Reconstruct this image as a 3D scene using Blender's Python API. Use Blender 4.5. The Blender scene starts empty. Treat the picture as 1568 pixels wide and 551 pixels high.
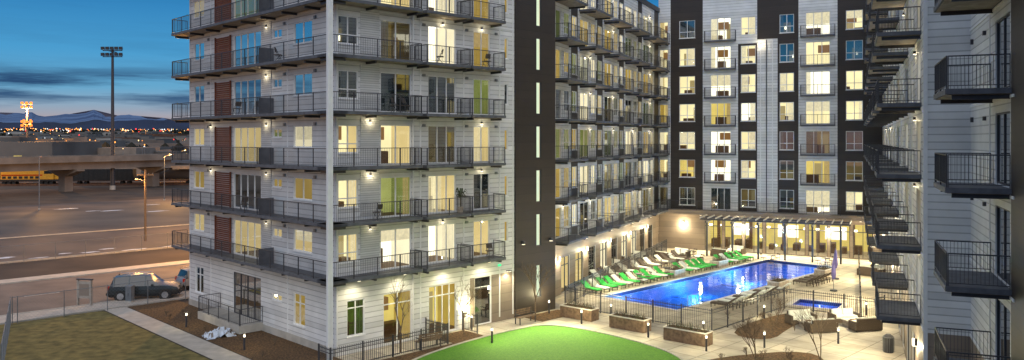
import bpy, math, random
from mathutils import Vector, noise
from mathutils.geometry import tessellate_polygon
random.seed(7)
scene=bpy.context.scene
scene.view_settings.view_transform='Standard'
scene.view_settings.look='None'
scene.view_settings.exposure=0
COL=scene.collection
# ------------------------------------------------------------ materials
MATS={}
def newmat(name):
    m=bpy.data.materials.new(name); m.use_nodes=True
    nt=m.node_tree; nt.nodes.clear()
    out=nt.nodes.new('ShaderNodeOutputMaterial')
    MATS[name]=m
    return m,nt,out
def N(nt,t,**kw):
    n=nt.nodes.new(t)
    for k,v in kw.items(): setattr(n,k,v)
    return n
def L(nt,a,b): nt.links.new(a,b)
def rgba(c): return (c[0],c[1],c[2],1)
def pbr(name,col,rough=.7,metal=0,var=.15,scale=3,bump=0,bscale=20,spec=.4,col2=None):
    m,nt,out=newmat(name)
    p=N(nt,'ShaderNodeBsdfPrincipled'); L(nt,p.outputs[0],out.inputs[0])
    p.inputs['Roughness'].default_value=rough; p.inputs['Metallic'].default_value=metal
    p.inputs['Specular IOR Level'].default_value=spec
    tc=N(nt,'ShaderNodeTexCoord')
    nz=N(nt,'ShaderNodeTexNoise'); nz.inputs['Scale'].default_value=scale; nz.inputs['Detail'].default_value=5
    L(nt,tc.outputs['Object'],nz.inputs['Vector'])
    r=N(nt,'ShaderNodeValToRGB'); L(nt,nz.outputs[0],r.inputs[0])
    c2=col2 if col2 else [min(1,c*(1+var)) for c in col]
    c1=[c*(1-var) for c in col] if not col2 else col
    r.color_ramp.elements[0].position=.35; r.color_ramp.elements[1].position=.65
    r.color_ramp.elements[0].color=rgba(c1); r.color_ramp.elements[1].color=rgba(c2)
    L(nt,r.outputs[0],p.inputs['Base Color'])
    if bump:
        n2=N(nt,'ShaderNodeTexNoise'); n2.inputs['Scale'].default_value=bscale; L(nt,tc.outputs['Object'],n2.inputs['Vector'])
        b=N(nt,'ShaderNodeBump'); b.inputs['Strength'].default_value=bump; b.inputs['Distance'].default_value=.05
        L(nt,n2.outputs[0],b.inputs['Height']); L(nt,b.outputs[0],p.inputs['Normal'])
    return m
def siding(name,col,pitch,dark=.55,depth=.02,wd=.14):
    m,nt,out=newmat(name)
    p=N(nt,'ShaderNodeBsdfPrincipled'); L(nt,p.outputs[0],out.inputs[0])
    p.inputs['Roughness'].default_value=.5
    tc=N(nt,'ShaderNodeTexCoord'); sx=N(nt,'ShaderNodeSeparateXYZ'); L(nt,tc.outputs['Object'],sx.inputs[0])
    d=N(nt,'ShaderNodeMath',operation='DIVIDE'); L(nt,sx.outputs[2],d.inputs[0]); d.inputs[1].default_value=pitch
    f=N(nt,'ShaderNodeMath',operation='FRACT'); L(nt,d.outputs[0],f.inputs[0])
    r=N(nt,'ShaderNodeValToRGB'); L(nt,f.outputs[0],r.inputs[0])
    e=r.color_ramp.elements; e[0].position=0; e[0].color=rgba([c*dark for c in col]); e[1].position=wd; e[1].color=rgba(col)
    nz=N(nt,'ShaderNodeTexNoise'); nz.inputs['Scale'].default_value=.9; nz.inputs['Detail'].default_value=6; L(nt,tc.outputs['Object'],nz.inputs['Vector'])
    mr=N(nt,'ShaderNodeMapRange'); L(nt,nz.outputs[0],mr.inputs[0]); mr.inputs[1].default_value=.3; mr.inputs[2].default_value=.7; mr.inputs[3].default_value=.88; mr.inputs[4].default_value=1.06
    fl=N(nt,'ShaderNodeMath',operation='FLOOR'); L(nt,d.outputs[0],fl.inputs[0])
    wn=N(nt,'ShaderNodeTexWhiteNoise',noise_dimensions='1D'); L(nt,fl.outputs[0],wn.inputs['W'])
    mr2=N(nt,'ShaderNodeMapRange'); L(nt,wn.outputs[0],mr2.inputs[0]); mr2.inputs[3].default_value=.84; mr2.inputs[4].default_value=1.05
    mm=N(nt,'ShaderNodeMath',operation='MULTIPLY'); L(nt,mr.outputs[0],mm.inputs[0]); L(nt,mr2.outputs[0],mm.inputs[1])
    vm=N(nt,'ShaderNodeVectorMath',operation='SCALE'); L(nt,r.outputs[0],vm.inputs[0]); L(nt,mm.outputs[0],vm.inputs['Scale'])
    L(nt,vm.outputs[0],p.inputs['Base Color'])
    b=N(nt,'ShaderNodeBump'); b.inputs['Strength'].default_value=.6; b.inputs['Distance'].default_value=depth
    L(nt,f.outputs[0],b.inputs['Height']); L(nt,b.outputs[0],p.inputs['Normal'])
    return m
def emit(name,col,strength,sample=False,noisy=0,scale=.6):
    m,nt,out=newmat(name)
    e=N(nt,'ShaderNodeEmission'); L(nt,e.outputs[0],out.inputs[0])
    e.inputs[0].default_value=rgba(col); e.inputs[1].default_value=strength
    if noisy:
        tc=N(nt,'ShaderNodeTexCoord'); nz=N(nt,'ShaderNodeTexNoise'); nz.inputs['Scale'].default_value=scale
        L(nt,tc.outputs['Object'],nz.inputs['Vector'])
        mr=N(nt,'ShaderNodeMapRange'); L(nt,nz.outputs[0],mr.inputs[0]); mr.inputs[1].default_value=.3; mr.inputs[2].default_value=.7
        mr.inputs[3].default_value=strength*(1-noisy); mr.inputs[4].default_value=strength*(1+noisy); L(nt,mr.outputs[0],e.inputs[1])
    if not sample: m.cycles.emission_sampling='NONE'
    return m
def glassmat(name,tint,gl=.12,rough=.02,edge=.5):
    m,nt,out=newmat(name)
    t=N(nt,'ShaderNodeBsdfTransparent'); t.inputs[0].default_value=rgba(tint)
    g=N(nt,'ShaderNodeBsdfGlossy'); g.inputs['Roughness'].default_value=rough
    lw=N(nt,'ShaderNodeLayerWeight'); lw.inputs[0].default_value=.35
    mr=N(nt,'ShaderNodeMapRange'); L(nt,lw.outputs['Fresnel'],mr.inputs[0]); mr.inputs[3].default_value=gl; mr.inputs[4].default_value=edge+gl
    mx=N(nt,'ShaderNodeMixShader'); L(nt,mr.outputs[0],mx.inputs[0]); L(nt,t.outputs[0],mx.inputs[1]); L(nt,g.outputs[0],mx.inputs[2])
    L(nt,mx.outputs[0],out.inputs[0])
    return m
siding('white_siding',(.80,.80,.79),.31,.38,.02,.2)
siding('corrugated',(.74,.74,.73),.13,.35,.04,.3)
siding('brown_panel',(.040,.029,.023),.6,.6,.01)
siding('taupe_panel',(.27,.215,.165),.6,.7,.01)
pbr('trim_white',(.80,.80,.79),.5,var=.04)
pbr('dark_metal',(.06,.06,.068),.45,.2,var=.1)
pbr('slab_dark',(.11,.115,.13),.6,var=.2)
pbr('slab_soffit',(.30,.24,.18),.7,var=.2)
pbr('wood_louvre',(.20,.06,.028),.6,var=.3,scale=8)
pbr('stone',(.40,.34,.27),.8,var=.25,scale=6,bump=.4)
pbr('roofing',(.12,.12,.12),.9)
glassmat('glass',(.97,.98,.96),.05,edge=.35)
glassmat('glass_dark',(.5,.55,.55),.28)
emit('rA_back',(1,.86,.46),1.2,noisy=.1); emit('rA_side',(1,.76,.32),.8,noisy=.1); emit('rA_ceil',(1,.9,.62),1.7)  # room surfaces glow by themselves; lamp light and its falloff set per face
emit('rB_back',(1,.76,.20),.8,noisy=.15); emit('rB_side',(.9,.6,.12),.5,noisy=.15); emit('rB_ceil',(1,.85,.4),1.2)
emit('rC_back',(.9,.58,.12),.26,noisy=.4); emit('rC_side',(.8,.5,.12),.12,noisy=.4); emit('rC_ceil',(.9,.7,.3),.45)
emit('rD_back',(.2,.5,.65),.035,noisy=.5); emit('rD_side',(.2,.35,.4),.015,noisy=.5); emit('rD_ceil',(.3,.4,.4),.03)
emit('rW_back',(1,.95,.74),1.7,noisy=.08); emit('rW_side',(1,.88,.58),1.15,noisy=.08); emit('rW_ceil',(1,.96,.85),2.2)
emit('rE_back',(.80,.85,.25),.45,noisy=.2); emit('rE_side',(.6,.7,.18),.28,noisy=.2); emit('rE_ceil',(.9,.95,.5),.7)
emit('lampglow',(1,.88,.62),6); emit('sodium',(1,.27,.035),2.0); emit('stripglow',(.85,1,.72),.95)
emit('exit_green',(.1,1,.4),1.2)
emit('blind_lit',(1,.88,.56),.85,noisy=.12,scale=5); emit('blind_shade',(1,.72,.3),.42,noisy=.12,scale=5)  # lit blinds emit, standing in for room light shining through them
pbr('blind_dark',(.45,.47,.46),.8)
pbr('furn_dark',(.10,.055,.03),.7); 
emit('furn_glow',(.7,.36,.12),.35)  # cabinets glow faintly, interior light put into their colour
pbr('concrete',(.44,.41,.36),.85,var=.14,scale=1.2,bump=.15)
pbr('sidewalk',(.46,.41,.35),.85,var=.12,scale=1.5,bump=.15)
pbr('asphalt',(.16,.125,.10),.75,var=.2,scale=.4,bump=.2,bscale=8)
pbr('lot_asphalt',(.04,.034,.03),.7,scale=.12,col2=(.10,.078,.06),bump=.2,bscale=2)
pbr('mulch',(.05,.026,.012),.95,scale=9,col2=(.18,.10,.04),bump=.8,bscale=14)
pbr('dry_grass',(.10,.085,.025),.95,scale=1.6,col2=(.23,.18,.055),bump=.6,bscale=25)
pbr('turf',(.055,.19,.006),.9,scale=11,col2=(.10,.28,.012),bump=.5,bscale=60)
pbr('snow',(.6,.65,.72),.7,var=.1)
pbr('paint_white',(.5,.5,.48),.6)
pbr('basin',(.02,.22,.72),.5,var=.12,scale=1); pbr('tile_line',(.01,.03,.12),.4)
pbr('coping',(.62,.58,.5),.7)
pbr('cush_green',(.04,.48,.07),.8); pbr('cush_white',(.76,.78,.7),.8,var=.06); pbr('wicker',(.10,.075,.055),.8,scale=30,var=.4)
pbr('bark',(.16,.115,.075),.9,scale=12,var=.3)
pbr('shrub',(.05,.06,.025),.9,scale=6,var=.4)
pbr('planter_wood',(.17,.11,.07),.7,scale=5,var=.3)
pbr('umbrella_cloth',(.15,.13,.33),.8)
pbr('car_paint',(.045,.055,.06),.22,.5,var=.03,spec=.6); pbr('car_grey',(.28,.29,.3),.3,.4,var=.03)
pbr('rubber',(.02,.02,.02),.8); pbr('rim',(.5,.5,.52),.3,.8)
pbr('car_glass',(.015,.018,.02),.06,0,var=.05,spec=.8)
emit('tail_red',(1,.05,.02),.25)
pbr('train_yellow',(.62,.30,.02),.5); pbr('rust',(.12,.055,.03),.8,var=.4,scale=.6)
pbr('bridge_conc',(.24,.20,.165),.85,var=.2,scale=.3)
pbr('galv',(.20,.215,.23),.45,.4)
pbr('bldg_grey',(.13,.12,.11),.8,scale=.05,var=.3); pbr('bldg_pale',(.35,.33,.30),.8,scale=.05,var=.2)
pbr('hill_dark',(.012,.014,.02),.95,scale=.006,col2=(.035,.026,.024))
pbr('mountain',(.025,.055,.14),.95,scale=.0012,col2=(.12,.19,.33))  # bluish distance haze is put into the mountain colour
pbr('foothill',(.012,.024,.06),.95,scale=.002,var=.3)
pbr('treemass',(.012,.014,.009),.95,scale=.05,var=.4)
pbr('rail_ground',(.035,.027,.022),.95,scale=.15,col2=(.075,.055,.04))
pbr('sign_grey',(.34,.31,.27),.7)
def paving(name,c,w,h,joint,rot=0):
    m,nt,out=newmat(name)
    p=N(nt,'ShaderNodeBsdfPrincipled'); L(nt,p.outputs[0],out.inputs[0]); p.inputs['Roughness'].default_value=.75
    tc=N(nt,'ShaderNodeTexCoord'); mp=N(nt,'ShaderNodeMapping'); mp.inputs['Rotation'].default_value=(0,0,rot); L(nt,tc.outputs['Object'],mp.inputs[0])
    b=N(nt,'ShaderNodeTexBrick'); L(nt,mp.outputs[0],b.inputs['Vector']); b.inputs['Scale'].default_value=1
    b.inputs['Brick Width'].default_value=w; b.inputs['Row Height'].default_value=h; b.inputs['Mortar Size'].default_value=joint
    b.inputs['Color1'].default_value=rgba([x*.88 for x in c]); b.inputs['Color2'].default_value=rgba([x*1.1 for x in c]); b.inputs['Mortar'].default_value=rgba([x*.45 for x in c]); b.offset=0
    nz=N(nt,'ShaderNodeTexNoise'); nz.inputs['Scale'].default_value=.8; nz.inputs['Detail'].default_value=6; L(nt,tc.outputs['Object'],nz.inputs['Vector'])
    mr=N(nt,'ShaderNodeMapRange'); L(nt,nz.outputs[0],mr.inputs[0]); mr.inputs[1].default_value=.3; mr.inputs[2].default_value=.7; mr.inputs[3].default_value=.72; mr.inputs[4].default_value=1.15
    vm=N(nt,'ShaderNodeVectorMath',operation='SCALE'); L(nt,b.outputs[0],vm.inputs[0]); L(nt,mr.outputs[0],vm.inputs['Scale']); L(nt,vm.outputs[0],p.inputs['Base Color'])
paving('pool_deck',(.60,.52,.37),1.5,1.5,.03,.79)
paving('walk_pave',(.45,.40,.32),2.0,1.5,.03,.78)
def watermat():
    m,nt,out=newmat('pool_water')
    t=N(nt,'ShaderNodeBsdfTransparent'); t.inputs[0].default_value=(.45,.84,1,1)
    g=N(nt,'ShaderNodeBsdfGlossy'); g.inputs['Roughness'].default_value=.03
    nz=N(nt,'ShaderNodeTexNoise'); nz.inputs['Scale'].default_value=1.6
    tc=N(nt,'ShaderNodeTexCoord'); L(nt,tc.outputs['Object'],nz.inputs['Vector'])
    b=N(nt,'ShaderNodeBump'); b.inputs['Strength'].default_value=.25; b.inputs['Distance'].default_value=.06
    L(nt,nz.outputs[0],b.inputs['Height']); L(nt,b.outputs[0],g.inputs['Normal'])
    lw=N(nt,'ShaderNodeFresnel'); lw.inputs[0].default_value=1.33
    mx=N(nt,'ShaderNodeMixShader'); L(nt,lw.outputs[0],mx.inputs[0]); L(nt,t.outputs[0],mx.inputs[1]); L(nt,g.outputs[0],mx.inputs[2]); L(nt,mx.outputs[0],out.inputs[0])
watermat()
# ------------------------------------------------------------ mesh builder
class MB:
    def __init__(s): s.v=[]; s.f=[]; s.m=[]; s.mats=[]
    def mi(s,m):
        if m not in s.mats: s.mats.append(m)
        return s.mats.index(m)
    def poly(s,pts,m):
        b=len(s.v); s.v+= [tuple(p) for p in pts]; s.f.append(tuple(range(b,b+len(pts)))); s.m.append(s.mi(m))
    def hexa(s,p,m,skip=()):
        b=len(s.v); s.v+=[tuple(q) for q in p]; k=s.mi(m)
        for i,f in enumerate(((0,3,2,1),(4,5,6,7),(0,1,5,4),(1,2,6,5),(2,3,7,6),(3,0,4,7))):
            if i in skip: continue
            s.f.append(tuple(b+j for j in f)); s.m.append(k)
    def box(s,x0,x1,y0,y1,z0,z1,m,skip=()):
        s.hexa([(x0,y0,z0),(x1,y0,z0),(x1,y1,z0),(x0,y1,z0),(x0,y0,z1),(x1,y0,z1),(x1,y1,z1),(x0,y1,z1)],m,skip)
    def tube(s,p0,p1,r0,r1,m,n=6,caps=True):
        p0=Vector(p0);p1=Vector(p1); d=(p1-p0)
        if d.length<1e-6: return
        d.normalize(); a=d.cross(Vector((0,0,1)))
        if a.length<.01: a=Vector((1,0,0))
        a.normalize(); c=d.cross(a); b=len(s.v); k=s.mi(m)
        for p,r in((p0,r0),(p1,r1)):
            for i in range(n):
                t=2*math.pi*i/n; s.v.append(tuple(p+a*(r*math.cos(t))+c*(r*math.sin(t))))
        for i in range(n):
            j=(i+1)%n; s.f.append((b+i,b+j,b+n+j,b+n+i)); s.m.append(k)
        if caps:
            s.f.append(tuple(b+i for i in range(n))); s.m.append(k); s.f.append(tuple(b+n+i for i in range(n))); s.m.append(k)
    def mesh(s,name):
        me=bpy.data.meshes.new(name); me.from_pydata(s.v,[],s.f)
        for m in s.mats: me.materials.append(MATS[m])
        me.polygons.foreach_set('material_index',s.m); me.update(); return me
def obj(name,mb,loc=(0,0,0),rz=0,parent=None,scale=1):
    me=mb if isinstance(mb,bpy.types.Mesh) else mb.mesh(name)
    o=bpy.data.objects.new(name,me); COL.objects.link(o); o.location=loc; o.rotation_euler=(0,0,rz); o.scale=(scale,)*3
    if parent: o.parent=parent
    return o
def empty(name,loc=(0,0,0)):
    o=bpy.data.objects.new(name,None); COL.objects.link(o); o.location=loc; return o
def light(name,loc,power,col=(1,.82,.5),r=.08,parent=None,target=None,spot=120):
    l=bpy.data.lights.new(name,'SPOT' if target else 'POINT'); l.energy=power; l.color=col
    l.shadow_soft_size=r
    o=bpy.data.objects.new(name,l); COL.objects.link(o); o.location=loc
    if target:
        l.spot_size=math.radians(spot); l.spot_blend=.8
        o.rotation_euler=(Vector(target)-Vector(loc)).to_track_quat('-Z','Y').to_euler()
    if parent: o.parent=parent
    return o
class Fr:
    def __init__(s,o,u,n):
        s.o=Vector((o[0],o[1])); s.u=Vector(u).normalized(); s.n=Vector(n).normalized()
    def p(s,u,v,z):
        q=s.o+s.u*u+s.n*v; return (q.x,q.y,z)
    def box(s,mb,u0,u1,v0,v1,z0,z1,m,skip=()):
        P=s.p
        mb.hexa([P(u0,v0,z0),P(u1,v0,z0),P(u1,v1,z0),P(u0,v1,z0),P(u0,v0,z1),P(u1,v0,z1),P(u1,v1,z1),P(u0,v1,z1)],m,skip)
class Building:
    def __init__(s,name): s.e=empty(name); s.parts={}; 
    def __getitem__(s,k):
        if k not in s.parts: s.parts[k]=MB()
        return s.parts[k]
    def flush(s):
        for k,mb in s.parts.items(): obj(k,mb,parent=s.e)
def facade(mb,fr,u0,u1,z0,z1,holes,matfn,eu=(),ez=(),reveal='trim_white'):
    us=sorted(set([round(x,4) for x in [u0,u1]+list(eu)+[h[0] for h in holes]+[h[1] for h in holes] if u0<=x<=u1]))
    zs=sorted(set([round(x,4) for x in [z0,z1]+list(ez)+[h[2] for h in holes]+[h[3] for h in holes] if z0<=x<=z1]))
    for i in range(len(us)-1):
        cu=(us[i]+us[i+1])/2
        col=[h for h in holes if h[0]<cu<h[1]]
        for j in range(len(zs)-1):
            cz=(zs[j]+zs[j+1])/2
            if any(h[2]<cz<h[3] for h in col): continue
            mb.poly([fr.p(us[i],0,zs[j]),fr.p(us[i+1],0,zs[j]),fr.p(us[i+1],0,zs[j+1]),fr.p(us[i],0,zs[j+1])],matfn(cu,cz))
    d=-.16
    for a,b,c,e in holes:
        P=fr.p
        mb.poly([P(a,0,c),P(a,d,c),P(a,d,e),P(a,0,e)],reveal); mb.poly([P(b,0,c),P(b,d,c),P(b,d,e),P(b,0,e)],reveal)
        mb.poly([P(a,0,c),P(b,0,c),P(b,d,c),P(a,d,c)],reveal); mb.poly([P(a,0,e),P(b,0,e),P(b,d,e),P(a,d,e)],reveal)
def window(B,fr,u0,u1,z0,z1,zf,lit='A',cols=2,bar=None,frame='trim_white',depth=2.6,zc=2.7,detail=True,ext=.5,mix=None):
    W=B['window_frames']; G=B['window_glass']; R=B['rooms']
    t=.06; v0,v1=-.12,-.04
    fr.box(W,u0,u0+t,v0,v1,z0,z1,frame); fr.box(W,u1-t,u1,v0,v1,z0,z1,frame)
    fr.box(W,u0+t,u1-t,v0,v1,z0,z0+t,frame); fr.box(W,u0+t,u1-t,v0,v1,z1-t,z1,frame)
    for i in range(1,cols):
        u=u0+(u1-u0)*i/cols; fr.box(W,u-.035,u+.035,v0+.004,v1-.004,z0+t,z1-t,frame)
    if bar:
        zb=z0+(z1-z0)*bar; fr.box(W,u0+t,u1-t,v0+.008,v1-.008,zb-.03,zb+.03,frame)
    if z0-zf>.3 and detail: fr.box(W,u0-.04,u1+.04,.002,.06,z0-.07,z0-.002,frame)
    P=fr.p
    G.poly([P(u0+.01,-.08,z0+.01),P(u1-.01,-.08,z0+.01),P(u1-.01,-.08,z1-.01),P(u0+.01,-.08,z1-.01)],'glass_dark' if lit in 'DC' else 'glass')
    if not isinstance(ext,tuple): ext=(ext,ext)
    a,b=u0-ext[0],u1+ext[1]; c,e=zf+.03,zf+zc; vb=-depth; vf=-.17
    R.poly([P(a,vb,c),P(b,vb,c),P(b,vb,e),P(a,vb,e)],f'r{lit}_back')
    R.poly([P(a,vf,c),P(a,vb,c),P(a,vb,e),P(a,vf,e)],f'r{lit}_side'); R.poly([P(b,vf,c),P(b,vb,c),P(b,vb,e),P(b,vf,e)],f'r{lit}_side')
    R.poly([P(a,vf,e),P(b,vf,e),P(b,vb,e),P(a,vb,e)],f'r{lit}_ceil')
    R.poly([P(a,vf,c),P(b,vf,c),P(b,vb,c),P(a,vb,c)],'furn_dark')
    if detail:
        w=(b-a)
        if lit in 'ABCWE':
            if random.random()<.8:
                s=a+random.random()*w*.5; fr.box(R,s,s+w*random.uniform(.25,.5),vb+.02,vb+.7,c,c+random.uniform(.7,1.0),'furn_dark')
            if random.random()<.5:
                s=a+random.random()*w*.5; fr.box(R,s,s+w*.35,vb+.015,vb+.35,zf+1.5,zf+2.3,'furn_glow')
            if random.random()<.4:
                s=a+random.random()*w*.7; fr.box(R,s,s+.8,vb+.01,vb+.05,c,zf+2.1,'rC_ceil')
            s=a+w*random.uniform(.3,.7); fr.box(R,s-.12,s+.12,-1.5,-1.26,e-.12,e-.01,'lampglow')
        else:
            if random.random()<.45:
                s=a+w*random.uniform(.2,.8); fr.box(R,s-.1,s+.1,vb+.3,vb+.5,zf+1.1,zf+1.4,'lampglow')
                fr.box(R,s-.5,s+.5,vb+.01,vb+.02,zf+.7,zf+1.9,'rC_back')
        r=random.random()
        bm='blind_lit' if lit in 'AW' else ('blind_shade' if lit in 'BE' else 'blind_dark')
        if r<.5:
            f=random.uniform(.2,.6); n=max(3,int((u1-u0)*f/.11)); side=random.random()<.5
            for i in range(n):
                us=(u0+.05+i*.11) if side else (u1-.15-i*.11)
                R.poly([P(us,-.2,z0+.02),P(us+.09,-.24,z0+.02),P(us+.09,-.24,z1),P(us,-.2,z1)],bm)
        elif r<.62:
            zz=z1-(z1-z0)*random.uniform(.3,.8); R.poly([P(u0+.02,-.19,zz),P(u1-.02,-.19,zz),P(u1-.02,-.19,z1),P(u0+.02,-.19,z1)],bm)
def balcony(B,fr,u0,u1,v1,z,sp=.115,ends=(1,1),v0=0.0,brackets=True,slab='slab_dark',th=.17):
    S=B['balcony_slabs']; R=B['balcony_railings']
    fr.box(S,u0,u1,v0+.004,v1,z-th,z,slab); 
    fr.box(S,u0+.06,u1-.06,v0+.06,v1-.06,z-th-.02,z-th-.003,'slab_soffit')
    if brackets:
        n=max(2,int((u1-u0)/2.6)+1)
        for i in range(n):
            u=u0+.25+(u1-u0-.5)*i/(n-1); fr.box(S,u-.05,u+.05,v0+.01,v1-.2,z-th-.16,z-th-.021,'dark_metal')
    zt=z+1.05
    def run(pa,pb):
        a=Vector(fr.p(pa[0],pa[1],0)); b=Vector(fr.p(pb[0],pb[1],0)); d=b-a; Ln=d.length; d.normalize(); q=Vector((-d.y,d.x,0))
        def bar(s0,s1,w,za,zb,skip=()):
            A=a+d*s0; C=a+d*s1
            R.hexa([tuple(A-q*w+Vector((0,0,za))),tuple(C-q*w+Vector((0,0,za))),tuple(C+q*w+Vector((0,0,za))),tuple(A+q*w+Vector((0,0,za))),
                    tuple(A-q*w+Vector((0,0,zb))),tuple(C-q*w+Vector((0,0,zb))),tuple(C+q*w+Vector((0,0,zb))),tuple(A+q*w+Vector((0,0,zb)))],'dark_metal',skip)
        bar(0,Ln,.022,zt-.04,zt); bar(0,Ln,.016,z+.09,z+.115)
        n=max(1,int(Ln/1.6+.5))
        for i in range(n+1):
            s=Ln*i/n; bar(max(0,s-.022),min(Ln,s+.022),.023,z,zt-.041)
        m=int(Ln/sp)
        for i in range(1,m):
            s=Ln*i/m; bar(s-.006,s+.006,.006,z+.115,zt-.041,(0,1))
    o=v1-.05
    run((u0+.04,o),(u1-.04,o))
    if ends[0]: run((u0+.04,v0+.03),(u0+.04,o-.03))
    if ends[1]: run((u1-.04,v0+.03),(u1-.04,o-.03))
def sconce(B,fr,u,z,power=4,col=(1,.85,.55),v=.3,big=False):
    S=B['wall_sconces']; h=.16 if big else .07
    fr.box(S,u-.05,u+.05,.002,.11,z-h,z+h,'dark_metal')
    fr.box(S,u-.045,u+.045,.01,.10,z-h-.02,z-h-.002,'lampglow')
    if big: fr.box(S,u-.08,u+.08,.112,.2,z-h,z+h,'lampglow')
    if power: light('sconce_light',fr.p(u,v,z-h-.03),power,col,.04,B.e)
def downlight(B,fr,u,v,z,power,tgt=None,spot=150,col=(1,.88,.58)):  # soffit fixtures added to brighten the deck and walks below
    S=B['fill_downlights']; fr.box(S,u-.14,u+.14,v-.14,v+.14,z-.05,z-.001,'dark_metal'); fr.box(S,u-.1,u+.1,v-.1,v+.1,z-.07,z-.052,'lampglow')
    l=fr.p(u,v,z-.12); light('downlight',l,power,col,.12,B.e,tgt or (l[0],l[1],0),spot)
# ------------------------------------------------------------ geometry constants
A=(-9.87,44.6); d1=Vector((-.7,.714)).normalized(); d2=Vector((.714,.7)).normalized()
FL=[4.5+3.1*i for i in range(7)]
HI=26.4
left=Fr(A,d1,-d2); front=Fr(A,d2,-d1)
B1=Building('apartment_building')
holes=[]
for z,k in zip(FL,['AAAA','BCBB','AAEW','DDDD','DCDD','BEDA','DDAD']):
    for (a,b,s,h,c,l) in ((17.5,19.3,1.1,2.35,2,k[0]),(8.9,12.8,.04,2.35,4,k[1]),(6.2,7.35,1.65,2.2,2,k[2]),(2.6,4.75,1.05,2.35,2,k[3])):
        holes.append((a,b,z+s,z+h)); window(B1,left,a,b,z+s,z+h,z,l,c,ext=.4)
    for i in range(17):
        zz=z+.1+i*.135; left.box(B1['louvre_screens'],13.15,15.4,.05,.1,zz,zz+.085,'wood_louvre')
    left.box(B1['louvre_screens'],13.08,13.148,.03,.14,z+.02,z+2.42,'wood_louvre'); left.box(B1['louvre_screens'],15.402,15.47,.03,.14,z+.02,z+2.42,'wood_louvre')
    left.box(B1['walls_trim'],7.5,8.75,.003,.035,z+.25,z+2.85,'corrugated')
    for u in (5.7,16.6,2.1): left.box(B1['vents'],u,u+.22,.001,.08,z+2.35,z+2.52,'galv')
    if z in (4.5,7.6,10.7,13.8,16.9): sconce(B1,left,8.1,z+2.5,7 if z in (10.7,13.8) else 3)
    if z in (7.6,10.7): sconce(B1,left,16.3,z+2.5,4)
    balcony(B1,left,-1.2,20.4,1.2,z,ends=(0,1))
    left.box(B1['balcony_railings'],7.0,7.05,.1,1.1,z,z+1.0,'slab_dark')
for (a,b,s,h,c,l) in ((17.6,19.0,1.1,3.0,2,'C'),(8.9,12.8,.5,3.3,4,'C'),(6.2,7.4,2.2,2.6,2,'A'),(3.4,4.75,1.1,3.0,2,'B')):
    holes.append((a,b,s,h)); window(B1,left,a,b,s,h,.2,l,c,bar=.7 if h-s>1 else None,zc=3.6,frame='dark_metal' if c==4 else 'trim_white')
facade(B1['walls_left'],left,0,20.07,0,HI,holes,lambda u,z:'white_siding',eu=(),ez=())
for z in FL: left.box(B1['walls_trim'],0,20.07,.002,.03,z-.32,z-.22,'trim_white')
left.box(B1['walls_trim'],0,20.07,.004,.05,0,.45,'concrete')
for u in (0.05,5.4,16.3,19.9): left.box(B1['walls_trim'],u,u+.1,.001,.026,.46,HI,'trim_white')
balcony(B1,left,8.6,14.8,1.6,.55,th=.5,slab='concrete',brackets=False)
holes=[]
for z,k in zip(FL,['AWWA','AEAD','AACA','DDDE','DCWB','DAWB','DDAA']):
    for i,(a,b,s,h,c) in enumerate(((.12,1.45,.75,2.35,2),(3.0,5.25,.04,2.4,2),(6.55,8.8,.04,2.4,3),(10.3,11.75,.04,2.4,2))):
        holes.append((a,b,z+s,z+h)); window(B1,front,a,b,z+s,z+h,z,k[i],c,bar=.33 if i==0 else None,ext=(.0,.5) if i==0 else .4,depth=1.9 if i==0 else 2.6)
    holes.append((13.1,13.45,z+.8,z+2.2)); window(B1,front,13.1,13.45,z+.8,z+2.2,z,'B' if z!=13.8 else 'D',1,ext=.1)
    front.box(B1['walls_trim'],1.6,2.9,.003,.035,z+.25,z+2.85,'corrugated')
    for u in (6.1,9.6,12.2): front.box(B1['vents'],u,u+.2,.001,.08,z+2.3,z+2.46,'galv')
    if z in (4.5,7.6,10.7): sconce(B1,front,2.25,z+2.6,9 if z>5 else 3)
    if z in (4.5,16.9,20.0): sconce(B1,front,7.7,z+2.62,5)
    if z in (7.6,10.7,16.9): sconce(B1,front,11.0,z+2.62,5)
    balcony(B1,front,-1.2,5.2,1.2,z,ends=(0,1)); balcony(B1,front,5.45,8.95,1.32,z-.02); balcony(B1,front,9.15,12.1,1.2,z)
for (a,b,s,h,c,l) in ((.7,1.9,1.0,3.05,2,'C'),(3.2,5.3,.1,3.1,2,'B'),(6.6,8.85,.08,3.1,4,'B'),(10.4,11.9,.05,3.2,1,'D')):
    holes.append((a,b,s,h)); window(B1,front,a,b,s,h,.1,l,c,bar=.78,zc=3.6,depth=2.4,ext=(.3,.4))
facade(B1['walls_front'],front,0,14.05,0,HI,holes,lambda u,z:'white_siding' if z>3.2 or u<10 else 'taupe_panel',eu=(10,),ez=(3.2,))
for z in FL: front.box(B1['walls_trim'],0,14.0,.002,.03,z-.32,z-.22,'trim_white')
for u in (0.0,5.9,9.4,12.6,13.85): front.box(B1['walls_trim'],u,u+.1,.001,.026,.3,HI,'trim_white')
front.box(B1['walls_trim'],12.45,12.72,.05,.1,4.0-.28,4.0-.15,'exit_green')
cx=Fr((A[0],A[1]),d1,-d2)
cx.box(B1['corner_column'],-1.36,-1.2,1.2,1.36,0,HI,'trim_white'); cx.box(B1['corner_column'],-1.3,-1.203,1.0,1.197,0,HI,'trim_white')
B1['walls_trim'].tube(front.p(5.32,.1,.2),front.p(5.32,.1,HI),.05,.05,'trim_white')
for u in (1,4.2,7.6,11): downlight(B1,front,u,.7,4.5-.2,170)
downlight(B1,front,13.2,.35,3.4,260,spot=160)
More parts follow.
